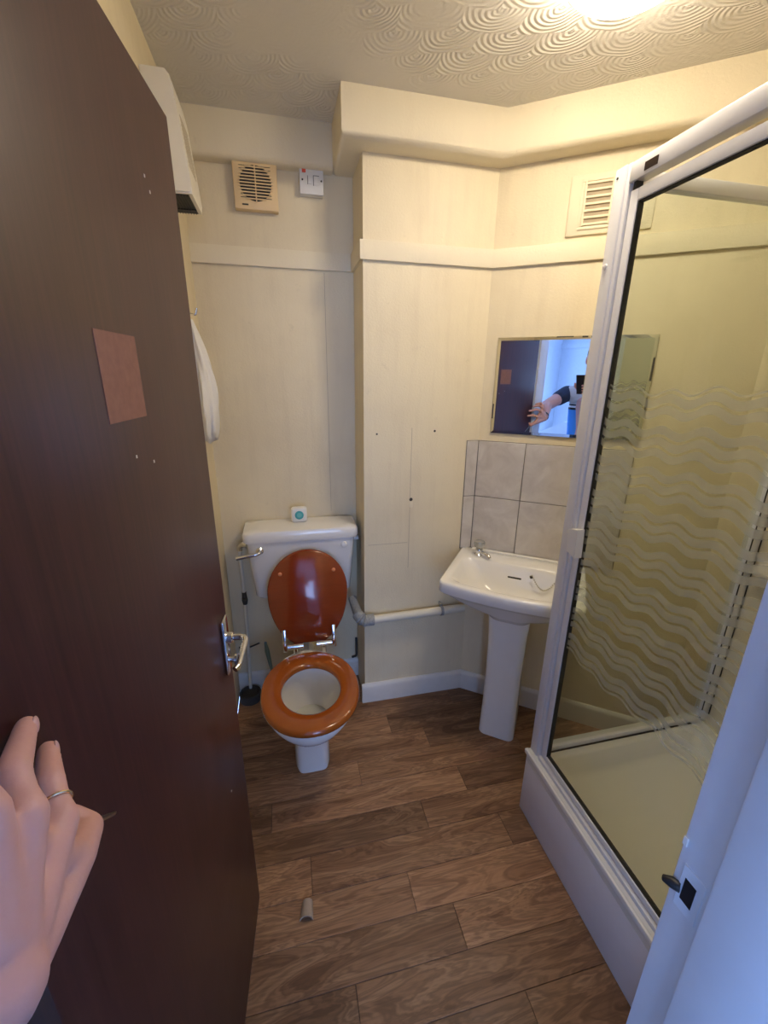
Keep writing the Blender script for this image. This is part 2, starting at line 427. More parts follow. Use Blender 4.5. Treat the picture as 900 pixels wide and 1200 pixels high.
def corn(dep): return [(0, 2.292), (-dep+.018, 2.292), (-dep+.007, 2.297), (-dep, 2.310), (-dep, ZC), (0, ZC)]
# left stretch over the toilet is shallower than the run over breast and angled wall
struct('trim_2', loft(B(), [[Vector((x, YB+a, z)) for a, z in corn(.055)] for x in (XL, BX0-.0815)]), 'trim_cream', 'boxed cream cornice above the toilet wall', cat='cornice')
struct('trim_3', run(corn(.082), [(BX0, YB-.0005), (BX0, BY), (BX1, BY), (ea.x, ea.y), (XR, YF)]), 'trim_cream', 'boxed cream cornice stepping round the chimney breast and angled wall', cat='cornice')

# wall seams, holes and filled marks on the breast
def seam(lo, hi): obj('paper_seam', box(B(), lo, hi), 'seam', w_breast)
seam((.5215, BY-.0008, .72), (.5230, BY, 1.36)); seam((.335, BY-.0008, .845), (.516, BY, .8465))
for x, z, r in ((.372, 1.337, .004), (.623, 1.345, .005), (.527, 1.048, .008)):
    bm = B(); lathe(bm, [(r, 0), (r*.8, .0015)], (0, 0, 0), 10, Matrix.Translation((x, BY, z)) @ Matrix.Rotation(R(90), 4, 'X')); obj('nail_hole', bm, 'dark', w_breast)
bm = B(); box(bm, (.519, BY-.003, 1.012), (.535, BY, 1.040), .0014); obj('filler_lump', bm, 'trim_cream', w_breast)
seam2 = obj('paper_seam', box(B(), (.196, YB-.0008, .95), (.1975, YB, 1.96)), 'seam', w_back)

# splashback tiles: a cut column on the breast, full ones on the angled wall
TZ = [(.800, 1.050), (1.053, 1.300)]
back = obj('grout_bed', box(B(), (BX1-.056, BY-.003, .795), (BX1, BY, 1.302)), 'grout', w_breast)
for z0, z1 in TZ: obj('tile', box(B(), (BX1-.055, BY-.008, z0), (BX1-.0045, BY-.003, z1), .0012, 1), 'tile', w_breast)
bm = box(B(), (0, -.003, .795), (.602, 0, 1.302)); bm.transform(AM); obj('grout_bed', bm, 'grout', w_ang)
for z0, z1 in TZ:
    for k in range(3):
        bm = box(B(), (k*.2+(.002 if k else .0035), -.008, z0), (k*.2+.199, -.003, z1), .0012, 1); bm.transform(AM); obj('tile', bm, 'tile', w_ang)

# ------------------------------------------------------------------ landing behind the camera
LX0, LX1, LY0 = -2.25, 1.3, -2.4
bm = B(); WY0, WY1, WZ0, WZ1 = -1.8, -.9, .95, 2.09
box(bm, (LX0-.1, LY0, 0), (LX0, WY0, ZC)); box(bm, (LX0-.1, WY1, 0), (LX0, YO, ZC)); box(bm, (LX0-.1, WY0, 0), (LX0, WY1, WZ0)); box(bm, (LX0-.1, WY0, WZ1), (LX0, WY1, ZC))
struct('wall_landing_left', bm, 'landing_wall', 'white landing wall with the window', cat='wall')
VX0, VX1, VZ0, VZ1 = -1.65, .75, .7, 2.2  # opening for the added back window
bm = B(); box(bm, (LX0-.1, LY0-.1, 0), (VX0, LY0, ZC)); box(bm, (VX1, LY0-.1, 0), (LX1+.1, LY0, ZC)); box(bm, (VX0, LY0-.1, 0), (VX1, LY0, VZ0)); box(bm, (VX0, LY0-.1, VZ1), (VX1, LY0, ZC))
struct('wall_landing_back', bm, 'landing_wall', 'pale blue-lit landing wall seen in the mirror', cat='wall')
struct('wall_landing_right', box(B(), (LX1, LY0, 0), (LX1+.1, YO, ZC)), 'landing_wall', 'white landing wall opposite the window', cat='wall')
bm = B(); box(bm, (LX0-.1, YO-.02, 0), (XL, YO+.1, ZC)); box(bm, (XL, YO-.012, 0), (JX0-.032, YO, ZC)); box(bm, (JX1+.032, YO-.012, 0), (LX1+.1, YO, ZC)); box(bm, (JX0-.032, YO-.012, JZ+.032), (JX1+.032, YO, ZC))
struct('wall_landing_front', bm, 'landing_wall', 'white landing wall beside the bathroom doorway', cat='wall')
struct('ceiling_landing', box(B(), (LX0-.1, LY0-.1, ZC), (LX1+.1, YO, ZC+.1)), 'landing_wall', 'white ceiling of the landing', cat='ceiling')
struct('floor_landing', box(B(), (LX0-.1, LY0-.1, -.06), (LX1+.1, YO, 0)), 'carpet', 'grey carpet of the landing', cat='floor')
struct('trim_4', box(box(B(), (LX0, LY0, 1.95), (VX0, LY0+.018, 2.02), .004), (VX1, LY0, 1.95), (LX1, LY0+.018, 2.02), .004), 'landing_wall', 'white picture rail on the landing wall', cat='picture rail')
struct('baseboard_landing', box(B(), (LX0, LY0, 0), (LX1, LY0+.016, .12), .004), 'frame_white', 'white skirting board of the landing', cat='skirting board')
win = thing('window_1', 'white framed landing window letting in daylight', 'window', (LX0-.05, (WY0+WY1)/2, WZ0), kind='structure')
bm = B()
for a, b in (((WY0, WZ0), (WY1, WZ0+.06)), ((WY0, WZ1-.06), (WY1, WZ1)), ((WY0, WZ0), (WY0+.06, WZ1)), ((WY1-.06, WZ0), (WY1, WZ1)), (((WY0+WY1)/2-.03, WZ0), ((WY0+WY1)/2+.03, WZ1))):
    box(bm, (LX0-.08, a[0], a[1]), (LX0-.03, b[0], b[1]))
obj('window_frame', bm, 'frame_white', win)
for a, b in ((WY0+.06, (WY0+WY1)/2-.03), ((WY0+WY1)/2+.03, WY1-.06)): obj('pane', box(B(), (LX0-.058, a, WZ0+.06), (LX0-.054, b, WZ1-.06)), 'window_glass', win)
obj('window_sill', box(B(), (LX0-.03, WY0-.04, WZ0-.03), (LX0+.06, WY1+.04, WZ0), .006), 'frame_white', win)
added_win = thing('added_window', 'unseen white framed window added behind the person to brighten the bathroom', 'window', ((VX0+VX1)/2, LY0-.05, VZ0), kind='structure')  # unseen window, added and sized so more daylight reaches the bathroom
bm = B(); vm = (VX0+VX1)/2
for a, b in (((VX0, VZ0), (VX1, VZ0+.06)), ((VX0, VZ1-.06), (VX1, VZ1)), ((VX0, VZ0), (VX0+.06, VZ1)), ((VX1-.06, VZ0), (VX1, VZ1)), ((vm-.03, VZ0), (vm+.03, VZ1))):
    box(bm, (a[0], LY0-.08, a[1]), (b[0], LY0-.03, b[1]))
obj('window_frame', bm, 'frame_white', added_win)
for a, b in ((VX0+.06, vm-.03), (vm+.03, VX1-.06)): obj('pane', box(B(), (a, LY0-.058, VZ0+.06), (b, LY0-.054, VZ1-.06)), 'window_glass', added_win)
obj('window_sill', box(B(), (VX0-.04, LY0-.03, VZ0-.03), (VX1+.04, LY0+.06, VZ0), .006), 'frame_white', added_win)
# stair half-wall with a sloping top
bm = B(); prism(bm, [(-2.1, 0), (-1.0, 0), (-1.0, 1.02), (-1.35, 1.04), (-2.1, .70)], -1.65, -1.53, axis=1)
struct('wall_stair', bm, 'frame_white', 'white stair half-wall with a sloping top on the landing', cat='half wall')

# ------------------------------------------------------------------ door frame (right jamb in view) and door
fr = thing('trim_5', 'white gloss door frame of the bathroom doorway', 'door frame', (0, YO, 0), kind='structure')
RB = .044
def jamb(s, x):      # s=+1: right jamb
    bm = B(); xa, xb = (x, x+.032) if s > 0 else (x-.032, x)
    box(bm, (xa, YO-.012, 0), (xb, YF+.002, JZ+.032), .002); return bm
obj('jamb', jamb(1, JX1), 'frame_white', fr); obj('jamb', jamb(-1, JX0), 'frame_white', fr)
obj('head_jamb', box(B(), (JX0, YO-.012, JZ), (JX1, YF+.002, JZ+.032), .002), 'frame_white', fr)
obj('door_stop', box(B(), (JX1-.013, YO-.012, 0), (JX1, YF-RB, JZ), .003), 'frame_white', fr)
obj('door_stop', box(B(), (JX0, YO-.012, 0), (JX0+.013, YF-RB, JZ), .003), 'frame_white', fr)
obj('door_stop', box(B(), (JX0+.013, YO-.012, JZ-.013), (JX1-.013, YF-RB, JZ), .003), 'frame_white', fr)
def architrave(s):
    x = JX1+.006 if s > 0 else JX0-.006
    lo, hi = (x, x+.06) if s > 0 else (x-.06, x)
    return box(B(), (lo, YO-.030, 0), (hi, YO-.012, JZ+.07), .005)
obj('architrave', architrave(1), 'frame_white', fr); obj('architrave', architrave(-1), 'frame_white', fr)
obj('architrave', box(B(), (JX0-.066, YO-.030, JZ+.006), (JX1+.066, YO-.012, JZ+.07), .005), 'frame_white', fr)
sp_ = obj('strike_plate', box(B(), (JX1-.0016, .2320, .955), (JX1+.001, .2600, 1.022), .0008, 1), 'frame_white', fr)
obj('strike_hole', box(B(), (JX1-.0022, .2400, .972), (JX1+.001, .2540, 1.006)), 'black', sp_)
bm = B(); tube(bm, [(JX1-.002, .256, .985), (JX1-.006, .264, .984), (JX1-.009, .272, .980)], [.006, .0065, .004], 10); obj('strike_lip', bm, 'black', sp_)
obj('paint_chip', box(B(), (JX1-.0022, .2630, 1.043), (JX1, .2690, 1.056), .0008, 1), 'plastic_white', fr)

DW, DT, DH = .686, .040, 1.975
dang = math.atan(.086)
DM = Matrix.Translation((-.162, .956, 0)) @ Matrix.Rotation(-dang, 4, 'Z')    # origin: free edge at the visible face; -y to the hinge; -x is thickness
door = thing('door_1', 'dark mahogany flush door swung open on the left', 'door', (-.162, .956, 0), -dang, kind='structure')
obj('door_leaf', box(B(), (-DT, -DW, .010), (0, 0, .010+DH), .0025, 2), 'door', door, local=True)
bm = B(); box(bm, (0, -.400, 1.512), (.0008, -.290, 1.615)); obj('bare_patch', bm, 'door_patch', door, local=True, label='paler reddish rectangle where a sign was removed')
for y, z in ((-.345, 1.462), (-.29, 1.445), (-.14, .62), (-.16, 1.84), (-.145, 1.825)):
    obj('scuff', box(B(), (0, y, z), (.0006, y+.003, z+.004)), 'plastic_cream', door, local=True)
bm = B(); box(bm, (0, -.068, .895), (.009, -.028, 1.035), .003); hp = obj('handle_plate', bm, 'chrome', door, local=True)
bm = B(); tube(bm, arc([(.006, -.048, .985), (.052, -.048, .985), (.052, -.150, .982), (.046, -.160, .980)], 5), [.0075]*6+[.0065]*8+[.0055]*2, 14); obj('lever', bm, 'chrome', hp, local=True)
bm = B(); lathe(bm, [(.013, 0), (.013, .012), (.010, .015)], (0, 0, 0), 18, Matrix.Translation((.008, -.048, .985)) @ Matrix.Rotation(R(90), 4, 'Y')); obj('lever_collar', bm, 'chrome', hp, local=True)
bm = B(); lathe(bm, [(.006, 0), (.006, .012), (.012, .013), (.012, .018), (.004, .02)], (0, 0, 0), 16, Matrix.Translation((.008, -.048, .925)) @ Matrix.Rotation(R(90), 4, 'Y')); obj('turn_knob', bm, 'chrome', hp, local=True)
obj('latch_plate', box(B(), (-.032, -.0005, .93), (-.008, .0015, 1.03), .0005, 1), 'brass', door, local=True)
for z in (.22, 1.0, 1.75):
    bm = B(); tube(bm, [(-.044, -DW-.004, z), (-.044, -DW-.004, z+.075)], .005, 10); obj('hinge', bm, 'brass', door, local=True)

# ------------------------------------------------------------------ ceiling lamp
LC = Vector((.765, 1.035, ZC))
lamp = thing('ceiling_light', 'round white glowing ceiling light at the top edge', 'ceiling light', tuple(LC))
bm = B(); lathe(bm, [(.150, 0), (.150, -.018), (.142, -.022), (.02, -.022)], (0, 0, 0), 48); obj('base_ring', bm, 'plastic_white', lamp, local=True)
bm = B(); lathe(bm, [(.138, -.022), (.140, -.034), (.134, -.050), (.115, -.066), (.085, -.077), (.045, -.084), (.004, -.086)], (0, 0, 0), 48); obj('diffuser', bm, 'lamp', lamp, local=True)

# ------------------------------------------------------------------ fixtures on the walls
# extractor fan
fan = thing('extractor_fan', 'yellowed square extractor fan high on the toilet wall', 'extractor fan', (-.047, YB, 2.147))
F = lambda lo, hi, bev=0: box(B(), lo, hi, bev)
bm = B(); box(bm, (-.078, -.034, 0), (.078, 0, .158), .004); obj('housing', bm, 'plastic_yellowed', fan, local=True)
bm = B(); lathe(bm, [(.056, 0), (.056, .001)], (0, 0, 0), 40, Matrix.Translation((0, -.0342, .082)) @ Matrix.Rotation(R(90), 4, 'X')); obj('fan_opening', bm, 'black', fan, local=True)
for k in range(11):
    z = .082+(k-5)*.0098; w = math.sqrt(max(0, .058**2-((k-5)*.0098)**2))+.004
    obj('slat', box(B(), (-w, -.0395, z-.0018), (w, -.0352, z+.0018)), 'plastic_yellowed', fan, local=True)
obj('centre_bar', box(B(), (-.002, -.0405, .022), (.002, -.0352, .142)), 'plastic_yellowed', fan, local=True)
for k in range(11):
    z = .082+(k-5)*.0098
    w = math.sqrt(max(0, .058**2-((k-5)*.0098)**2))
    if abs(k-5) in (4, 5):
        obj('slot_line', box(B(), (-.055, -.0346, z+.003), (.055, -.0338, z+.0048)), 'dark', fan, local=True)
obj('maker_mark', box(B(), (-.052, -.0346, .012), (-.030, -.0338, .017)), 'dark', fan, local=True)
# fused switch with neon
sw = thing('wall_switch', 'small white fused switch with red neon beside the extractor fan', 'switch', (.157, YB, 2.213))
obj('back_box', box(B(), (-.043, -.020, 0), (.043, 0, .088), .002), 'plastic_cream', sw, local=True)
obj('face_plate', box(B(), (-.0445, -.031, .001), (.0445, -.020, .0895), .003), 'plastic_white', sw, local=True)
obj('neon', box(B(), (-.035, -.033, .068), (-.021, -.030, .080), .001), 'red', sw, local=True)
obj('rocker', box(B(), (-.013, -.035, .033), (.0, -.030, .058), .001), 'plastic_white', sw, local=True)
obj('fuse_carrier', box(B(), (.008, -.0335, .030), (.028, -.030, .060), .001), 'plastic_white', sw, local=True)
for a, b in (((-.0155, .032), (-.0138, .060)), ((.0060, .029), (.0076, .061)), ((.0060, .0605), (.0285, .062))):
    obj('gap_line', box(B(), (a[0], -.0314, a[1]), (b[0], -.0305, b[1])), 'dark', sw, local=True)
for x in (-.034, .036):
    bm = B(); lathe(bm, [(.0033, 0), (.0033, .0012)], (0, 0, 0), 10, Matrix.Translation((x, -.031, .046)) @ Matrix.Rotation(R(90), 4, 'X')); obj('screw', bm, 'dark', sw, local=True)
# painted-over air vent on the angled wall
vent = thing('wall_vent', 'painted-over louvred air vent above the mirror', 'air vent', tuple(aw(.387, 0, 2.047)), -ANG)
obj('backing_plate', box(B(), (-.134, -.009, 0), (.134, 0, .183), .003), 'trim_cream', vent, local=True)
obj('recess', box(B(), (-.082, -.0096, .030), (.082, -.0088, .158)), 'seam', vent, local=True)
for k in range(7): obj('louvre', box(B(), (-.084, -.016, .028+k*.0203), (.084, -.009, .0355+k*.0203), .0015), 'trim_cream', vent, local=True)
for x in (-.086, -.003, .080): obj('louvre_bar', box(B(), (x, -.0165, .026), (x+.006, -.009, .160), .001), 'trim_cream', vent, local=True)
obj('raised_frame', None or box(box(box(box(B(), (-.098, -.013, .016), (.098, -.009, .026), .0015), (-.098, -.013, .160), (.098, -.009, .170), .0015), (-.098, -.013, .026), (-.088, -.009, .160), .0015), (.088, -.013, .026), (.098, -.009, .160), .0015), 'trim_cream', vent, local=True)

# fan heater on the left wall
ht = thing('fan_heater', 'cream wall heater with black outlet grille behind the door top', 'heater', (XL, 1.555, 2.04))
prof = [(0, 0), (.094, 0), (.0955, .02), (.093, .05), (.086, .12), (.077, .22), (.070, .258), (.060, .270), (0, .270)]
bm = B(); prism(bm, prof, -.087, .087, axis=1); bmesh.ops.bevel(bm, geom=[e for e in bm.edges if abs(abs(e.verts[0].co.y)-.087) < 1e-4 and abs(e.verts[0].co.y-e.verts[1].co.y) < 1e-4], offset=.004, segments=2, affect='EDGES'); obj('casing', bm, 'plastic_cream', ht, local=True)
obj('outlet', box(B(), (.012, -.076, -.001), (.084, .076, .001)), 'black', ht, local=True)
for k in range(9): obj('outlet_fin', box(B(), (.016+k*.0078, -.074, -.004), (.0175+k*.0078, .074, -.001)), 'rubber', ht, local=True)
obj('outlet_bar', box(B(), (.012, .035, -.0045), (.084, .045, -.001)), 'black', ht, local=True)
for k in range(12):
    z = .075+k*.010; x = .0912-(z-.05)*.0925
    obj('intake_slot', box(B(), (x-.0005, -.055, z), (x+.0016, .055, z+.0042)), 'seam', ht, local=True)

# towel on a hook on the left wall
tw = thing('hand_towel', 'white cloth hanging on the left wall beside the door edge', 'towel', (XL, 1.70, 1.745))
rings = []
for i in range(22):
    t = i/21; z = -.41*t; wy = .010+.080*min(1, t*1.35)*(1 if t < .9 else 1-(t-.9)*4.5); dx = .008+.040*math.sin(math.pi*min(1, .02+t*.74))
    ring = []
    for k in range(40):
        a = 2*math.pi*k/40; fold = 1+.16*math.sin(5*a+4*t)+.10*math.sin(9*a-7*t+1)
        ring.append(Vector((dx*(1+math.cos(a)*fold)*.70+.002, .02*t+wy*math.sin(a)*fold, z+.014*math.sin(3*a+2)*t)))
    rings.append(ring)
bm = B(); loft(bm, rings); obj('cloth', bm, 'towel', tw, local=True, sharp=80)
bm = B(); tube(bm, arc([(0, 0, .02), (.03, 0, .012), (.036, 0, .035)], 4), .004, 10); obj('hook', bm, 'chrome', tw, local=True)

# frameless mirror, hung a touch off the wall plane
mr = thing('wall_mirror', 'rectangular wall mirror above the grey tiled splashback', 'mirror', tuple(aw(.328, -.004, 1.338)), -ANG-R(.4))
hw, hh, bv = .279, .378, .012
obj('backing', box(B(), (-hw, -.004, 0), (hw, 0, hh)), 'mirror_back', mr, local=True)
bm = B()
o_ = [(-hw, 0), (hw, 0), (hw, hh), (-hw, hh)]; i_ = [(-hw+bv, bv), (hw-bv, bv), (hw-bv, hh-bv), (-hw+bv, hh-bv)]
V = [bm.verts.new((a, -.0045, b)) for a, b in o_]; W = [bm.verts.new((a, -.0062, b)) for a, b in i_]
bm.faces.new(W)
for k in range(4): bm.faces.new((V[k], V[(k+1) % 4], W[(k+1) % 4], W[k]))
obj('mirror_glass', bm, 'mirror', mr, local=True, sharp=2)
for x0, x1, z0, z1 in ((.030, .050, hh-.005, hh), (-.06, .0, hh-.003, hh), (hw-.006, hw, .22, .30), (hw-.004, hw, .10, .16), (-hw, -hw+.004, .06, .12), (.06, .13, hh-.006, hh)):
    obj('desilvered_edge', box(B(), (x0, -.0068, z0), (x1, -.0044, z1)), 'dark', mr, local=True)
# ------------------------------------------------------------------ toilet
def oval(cx, cy, a, bf, bb, z, n=56, e=2.0):
    """egg outline: front half-length bf (towards -y), back half-length bb"""
    out = []
    for k in range(n):
        t = 2*math.pi*k/n; c, s = math.cos(t), math.sin(t)
        x = abs(c)**(2/e)*math.copysign(1, c)*a; y = abs(s)**(2/e)*math.copysign(1, s)*(bb if s > 0 else bf)
        out.append(Vector((cx+x, cy+y, z)))
    return out
TX = .036; TYC = 1.375
wc = thing('toilet', 'white toilet with mahogany seat down and lid up', 'toilet', (TX, TYC+.15, 0))
rg = [oval(TX, 1.56, .068, .190, .16, 0, e=6), oval(TX, 1.56, .073, .186, .16, .012, e=6), oval(TX, 1.56, .073, .180, .16, .10, e=5.5), oval(TX, 1.54, .076, .172, .16, .19, e=4),
      oval(TX, 1.49, .088, .185, .17, .235, e=2.6), oval(TX, 1.43, .128, .205, .20, .285, e=2.2), oval(TX, 1.40, .155, .220, .22, .335), oval(TX, TYC, .168, .225, .25, .375), oval(TX, TYC, .172, .228, .26, .400), oval(TX, TYC, .168, .224, .256, .408),
      oval(TX, 1.365, .122, .150, .150, .408), oval(TX, 1.365, .118, .146, .146, .395), oval(TX, 1.365, .122, .150, .150, .370), oval(TX, 1.375, .116, .140, .145, .34), oval(TX, 1.39, .100, .118, .125, .27), oval(TX, 1.41, .070, .082, .090, .20), oval(TX, 1.42, .04, .045, .05, .17)]
obj('pan', loft(B(), rg), 'ceramic', wc, sharp=50)
bm = B(); loft(bm, [oval(TX, 1.405, .082, .096, .10, .222), oval(TX, 1.405, .082, .096, .10, .224)]); obj('water', bm, 'water', wc)
for x in (-.068, .068):
    bm = B(); sphere(bm, (TX+x, 1.49, .085), .006); obj('floor_bolt_cap', bm, 'dark', wc)
# cistern
def rrect(cx, cy, hw, hd, r, z, n=8, bow=0.0):
    out = []
    for qx, qy, a0 in ((1, 1, 0), (-1, 1, 90), (-1, -1, 180), (1, -1, 270)):
        for k in range(n+1):
            a = R(a0+90*k/n); out.append([cx+qx*(hw-r)+r*math.cos(a), cy+qy*(hd-r)+r*math.sin(a)])
    # subdivide long front/back edges
    res = []
    m = len(out)
    for i in range(m):
        p, q = out[i], out[(i+1) % m]; res.append(p)
        if (i+1) % (n+1) == 0:
            for k in range(1, 8): res.append([p[0]+(q[0]-p[0])*k/8, p[1]+(q[1]-p[1])*k/8])
    for p in res:
        if bow and p[1] < cy: p[1] -= bow*(1-((p[0]-cx)/hw)**2)*min(1, (cy-p[1])/(hd*.8))
    return [Vector((x, y, z)) for x, y in res]
CX, CYc = .048, 1.848
cis = obj('cistern', loft(B(), [rrect(CX, CYc+.010, .205, .072, .03, .600), rrect(CX, CYc+.008, .215, .078, .03, .612), rrect(CX, CYc, .236, .085, .028, .885)]), 'ceramic', wc, sharp=50)
obj('cistern_lid', loft(B(), [rrect(CX, CYc-.003, .244, .090, .03, .878), rrect(CX, CYc-.003, .250, .092, .03, .886), rrect(CX, CYc-.003, .250, .092, .03, .915), rrect(CX, CYc-.003, .244, .086, .03, .926), rrect(CX, CYc-.003, .20, .06, .03, .931)]), 'ceramic', wc, sharp=50)
lv = obj('flush_lever', tube(B(), arc([(-.133, 1.766, .842), (-.133, 1.738, .842), (-.150, 1.733, .838), (-.228, 1.728, .829)], 5), [.008]*14+[.006]*0, 12), 'chrome', wc)
bm = B(); lathe(bm, [(.016, 0), (.016, .006), (.010, .012)], (0, 0, 0), 20, Matrix.Translation((-.133, 1.766, .842)) @ Matrix.Rotation(R(90), 4, 'X')); obj('lever_boss', bm, 'chrome', lv)
bm = B(); lathe(bm, [(.013, 0), (.013, .004), (.009, .006)], (0, 0, 0), 20, Matrix.Translation((.232, 1.764, .842)) @ Matrix.Rotation(R(90), 4, 'X')); obj('blanking_plug', bm, 'plastic_white', cis)
obj('flush_pipe', tube(B(), arc([(TX+.01, 1.85, .61), (TX+.01, 1.85, .40), (TX+.0, 1.80, .345), (TX, 1.70, .345), (TX, 1.60, .345)], 5), .021, 16), 'plastic_white', wc)
obj('soil_outlet', tube(B(), arc([(TX, 1.66, .20), (TX, 1.80, .20), (TX, YB, .19)], 4), .055, 20), 'ceramic', wc)
# seat ring
def ring_sec(t, s):
    pass
seat_rings = []
for (da, z) in ((1.0, .412), (1.02, .418), (1.02, .427), (1.0, .434), (.97, .438)):
    seat_rings.append(oval(TX+.003, 1.362, .181*da, .222*da, .215*da, z, e=2.12))
for (da, z) in ((1.10, .438), (1.03, .434), (1.0, .426), (1.0, .416), (1.03, .412)):
    seat_rings.append(oval(TX+.005, 1.358, .110*da, .133*da, .133*da, z))
seat_rings.append(seat_rings[0])
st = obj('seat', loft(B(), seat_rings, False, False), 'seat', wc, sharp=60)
# lid: oval panel leaning back on the cistern, cut straight at the hinge
LB, LT = Vector((TX+.022, 1.625, .452)), Vector((TX+.026, 1.742, .842))
up = (LT-LB).normalized(); sx = Vector((1, 0, 0)); nn = sx.cross(up)
L = (LT-LB).length
def lid_ring(sc, off):
    o = []
    for k in range(60):
        t = 2*math.pi*k/60; x = math.cos(t)*.172*sc; y = math.sin(t)
        y = L*.555+y*(L*.445 if y > 0 else L*.60)*sc; y = max(y, .0+(1-sc)*.1)
        o.append(LB+sx*x+up*y+nn*off)
    return o
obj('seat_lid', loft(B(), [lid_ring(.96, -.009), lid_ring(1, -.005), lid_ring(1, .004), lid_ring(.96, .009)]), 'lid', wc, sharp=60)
for x in (-.115, .115):
    bm = B(); sphere(bm, LB+sx*x+up*(L*.76)+nn*.008, .0085); obj('lid_buffer', bm, plain('orange_rubber_buffer', (.65, .25, .12), .5) if x < 0 else bpy.data.materials['orange_rubber_buffer'], wc)
for x in (-.062, .062):
    X = TX+.018+x
    bm = B(); tube(bm, [(X-.033, 1.605, .452), (X+.033, 1.605, .452)], .0125, 16); hg = obj('hinge_barrel', bm, 'chrome', wc)
    xo = X+math.copysign(.044, x)
    bm = B(); box(bm, (xo-.009, 1.604, .430), (xo+.009, 1.613, .530), .004); bm.transform(Matrix.Translation((0, 1.6, .45)) @ Matrix.Rotation(R(-14), 4, 'X') @ Matrix.Translation((0, -1.6, -.45))); obj('hinge_arm', bm, 'chrome', hg)
    bm = B(); tube(bm, [(X, 1.605, .408), (X, 1.605, .445)], .010, 12); obj('hinge_post', bm, 'chrome', hg)
# supply pipe with valve, elbow at the cistern
sp = thing('supply_pipe', 'cream painted water pipe with chrome elbow left of the cistern', 'pipe', (-.245, 1.905, 0))
obj('pipe', tube(B(), arc([(-.248, 1.905, 0.0), (-.232, 1.905, .5), (-.232, 1.905, .815), (-.195, 1.880, .825)], 5), .0085, 12), 'pipe_paint', sp)
bm = B(); tube(bm, [(-.232, 1.905, .795), (-.231, 1.903, .815), (-.215, 1.89, .828), (-.196, 1.880, .826)], .0125, 14); obj('elbow', bm, 'chrome', sp)
bm = B(); tube(bm, [(-.2315, 1.905, .515), (-.2315, 1.905, .535), (-.2315, 1.905, .56), (-.2315, 1.905, .58)], [.010, .014, .011, .010], 12); box(bm, (-.240, 1.880, .538), (-.223, 1.900, .552), .002); obj('valve', bm, 'dark', sp)
bm = B(); tube(bm, [(-.285, 1.928, .262), (-.23, 1.915, .266), (-.185, 1.928, .274)], .004, 8); obj('pipe_clip', bm, 'dark', sp)
# right-hand overflow nib
ofl = obj('overflow_pipe', tube(B(), arc([(.285, 1.83, .845), (.308, 1.83, .845)], 3), .010, 12), 'plastic_white', None, label='short white overflow stub on the right of the cistern', cat='pipe')
# drain hole and hump at the left behind the pan
hole = thing('floor_duct', 'dark pipe stump on the floor left of the toilet', 'pipe stump', (-.245, 1.86, 0))
bm = B(); lathe(bm, [(.052, 0), (.052, .040), (.044, .044), (.040, .030), (.01, .028)], (0, 0, 0), 28); obj('stump', bm, 'dark', hole, local=True)
# toilet brush
br = thing('toilet_brush', 'toilet brush with grey-green handle behind the toilet seat', 'toilet brush', (-.118, 1.80, 0))
bm = B(); lathe(bm, [(.045, 0), (.048, .02), (.040, .13), (.036, .13), (.034, .03), (.01, .02)], (0, 0, 0), 24); obj('holder', bm, 'plastic_white', br, local=True)
bm = B(); tube(bm, [(0, 0, .03), (-.012, .012, .20), (-.026, .030, .29), (-.031, .038, .335)], [.006, .007, .011, .006], 12); obj('handle', bm, 'brush_handle', br, local=True)
# gadget on the cistern
gd = thing('air_freshener', 'small white rounded square gadget with teal disc on the cistern', 'air freshener', (.044, 1.862, .931))
box_bm = box(B(), (-.035, -.018, 0), (.035, .018, .070), .012, 4); obj('case', box_bm, 'plastic_white', gd, local=True)
bm = B(); lathe(bm, [(.0195, 0), (.0195, .002), (.017, .003)], (0, 0, 0), 28, Matrix.Translation((0, -.018, .036)) @ Matrix.Rotation(R(90), 4, 'X')); dsk = obj('disc', bm, 'teal', gd, local=True)
bm = B(); lathe(bm, [(.011, 0), (.011, .0008)], (0, 0, 0), 24, Matrix.Translation((0, -.0208, .036)) @ Matrix.Rotation(R(90), 4, 'X')); obj('disc_centre', bm, plain('pale_teal', (.14, .45, .46), .4), dsk, local=True)

# ------------------------------------------------------------------ heating pipe along the breast
hp_ = thing('heating_pipe', 'cream painted pipe with grey taped elbow along the boxed wall', 'pipe', (.33, BY-.04, .485))
obj('pipe', tube(B(), [(.335, BY-.036, .487), (.62, BY-.036, .492), (.80, BY-.036, .495)], .0195, 18), 'pipe_paint', hp_)
bm = B(); tube(bm, arc([(.272, 1.80, .545), (.285, 1.70, .505), (.305, BY-.038, .490), (.352, BY-.036, .487)], 6), [.020, .022]+[.027]*5+[.030, .026, .031, .028, .026, .031, .030]+[.027]*2, 16); obj('taped_elbow', bm, 'tape', hp_)
bm = B(); tube(bm, [(.680, BY-.036, .493), (.692, BY-.036, .493)], .0245, 18); box(bm, (.682, BY-.036, .51), (.690, BY, .525)); obj('pipe_clip', bm, 'tape', hp_)
bk = obj('wall_bracket', tube(B(), arc([(.308, 1.925, .235), (.308, 1.915, .13), (.285, 1.925, .118)], 4), .006, 10), 'dark', None, label='thin dark metal bracket on the wall right of the toilet', cat='bracket')

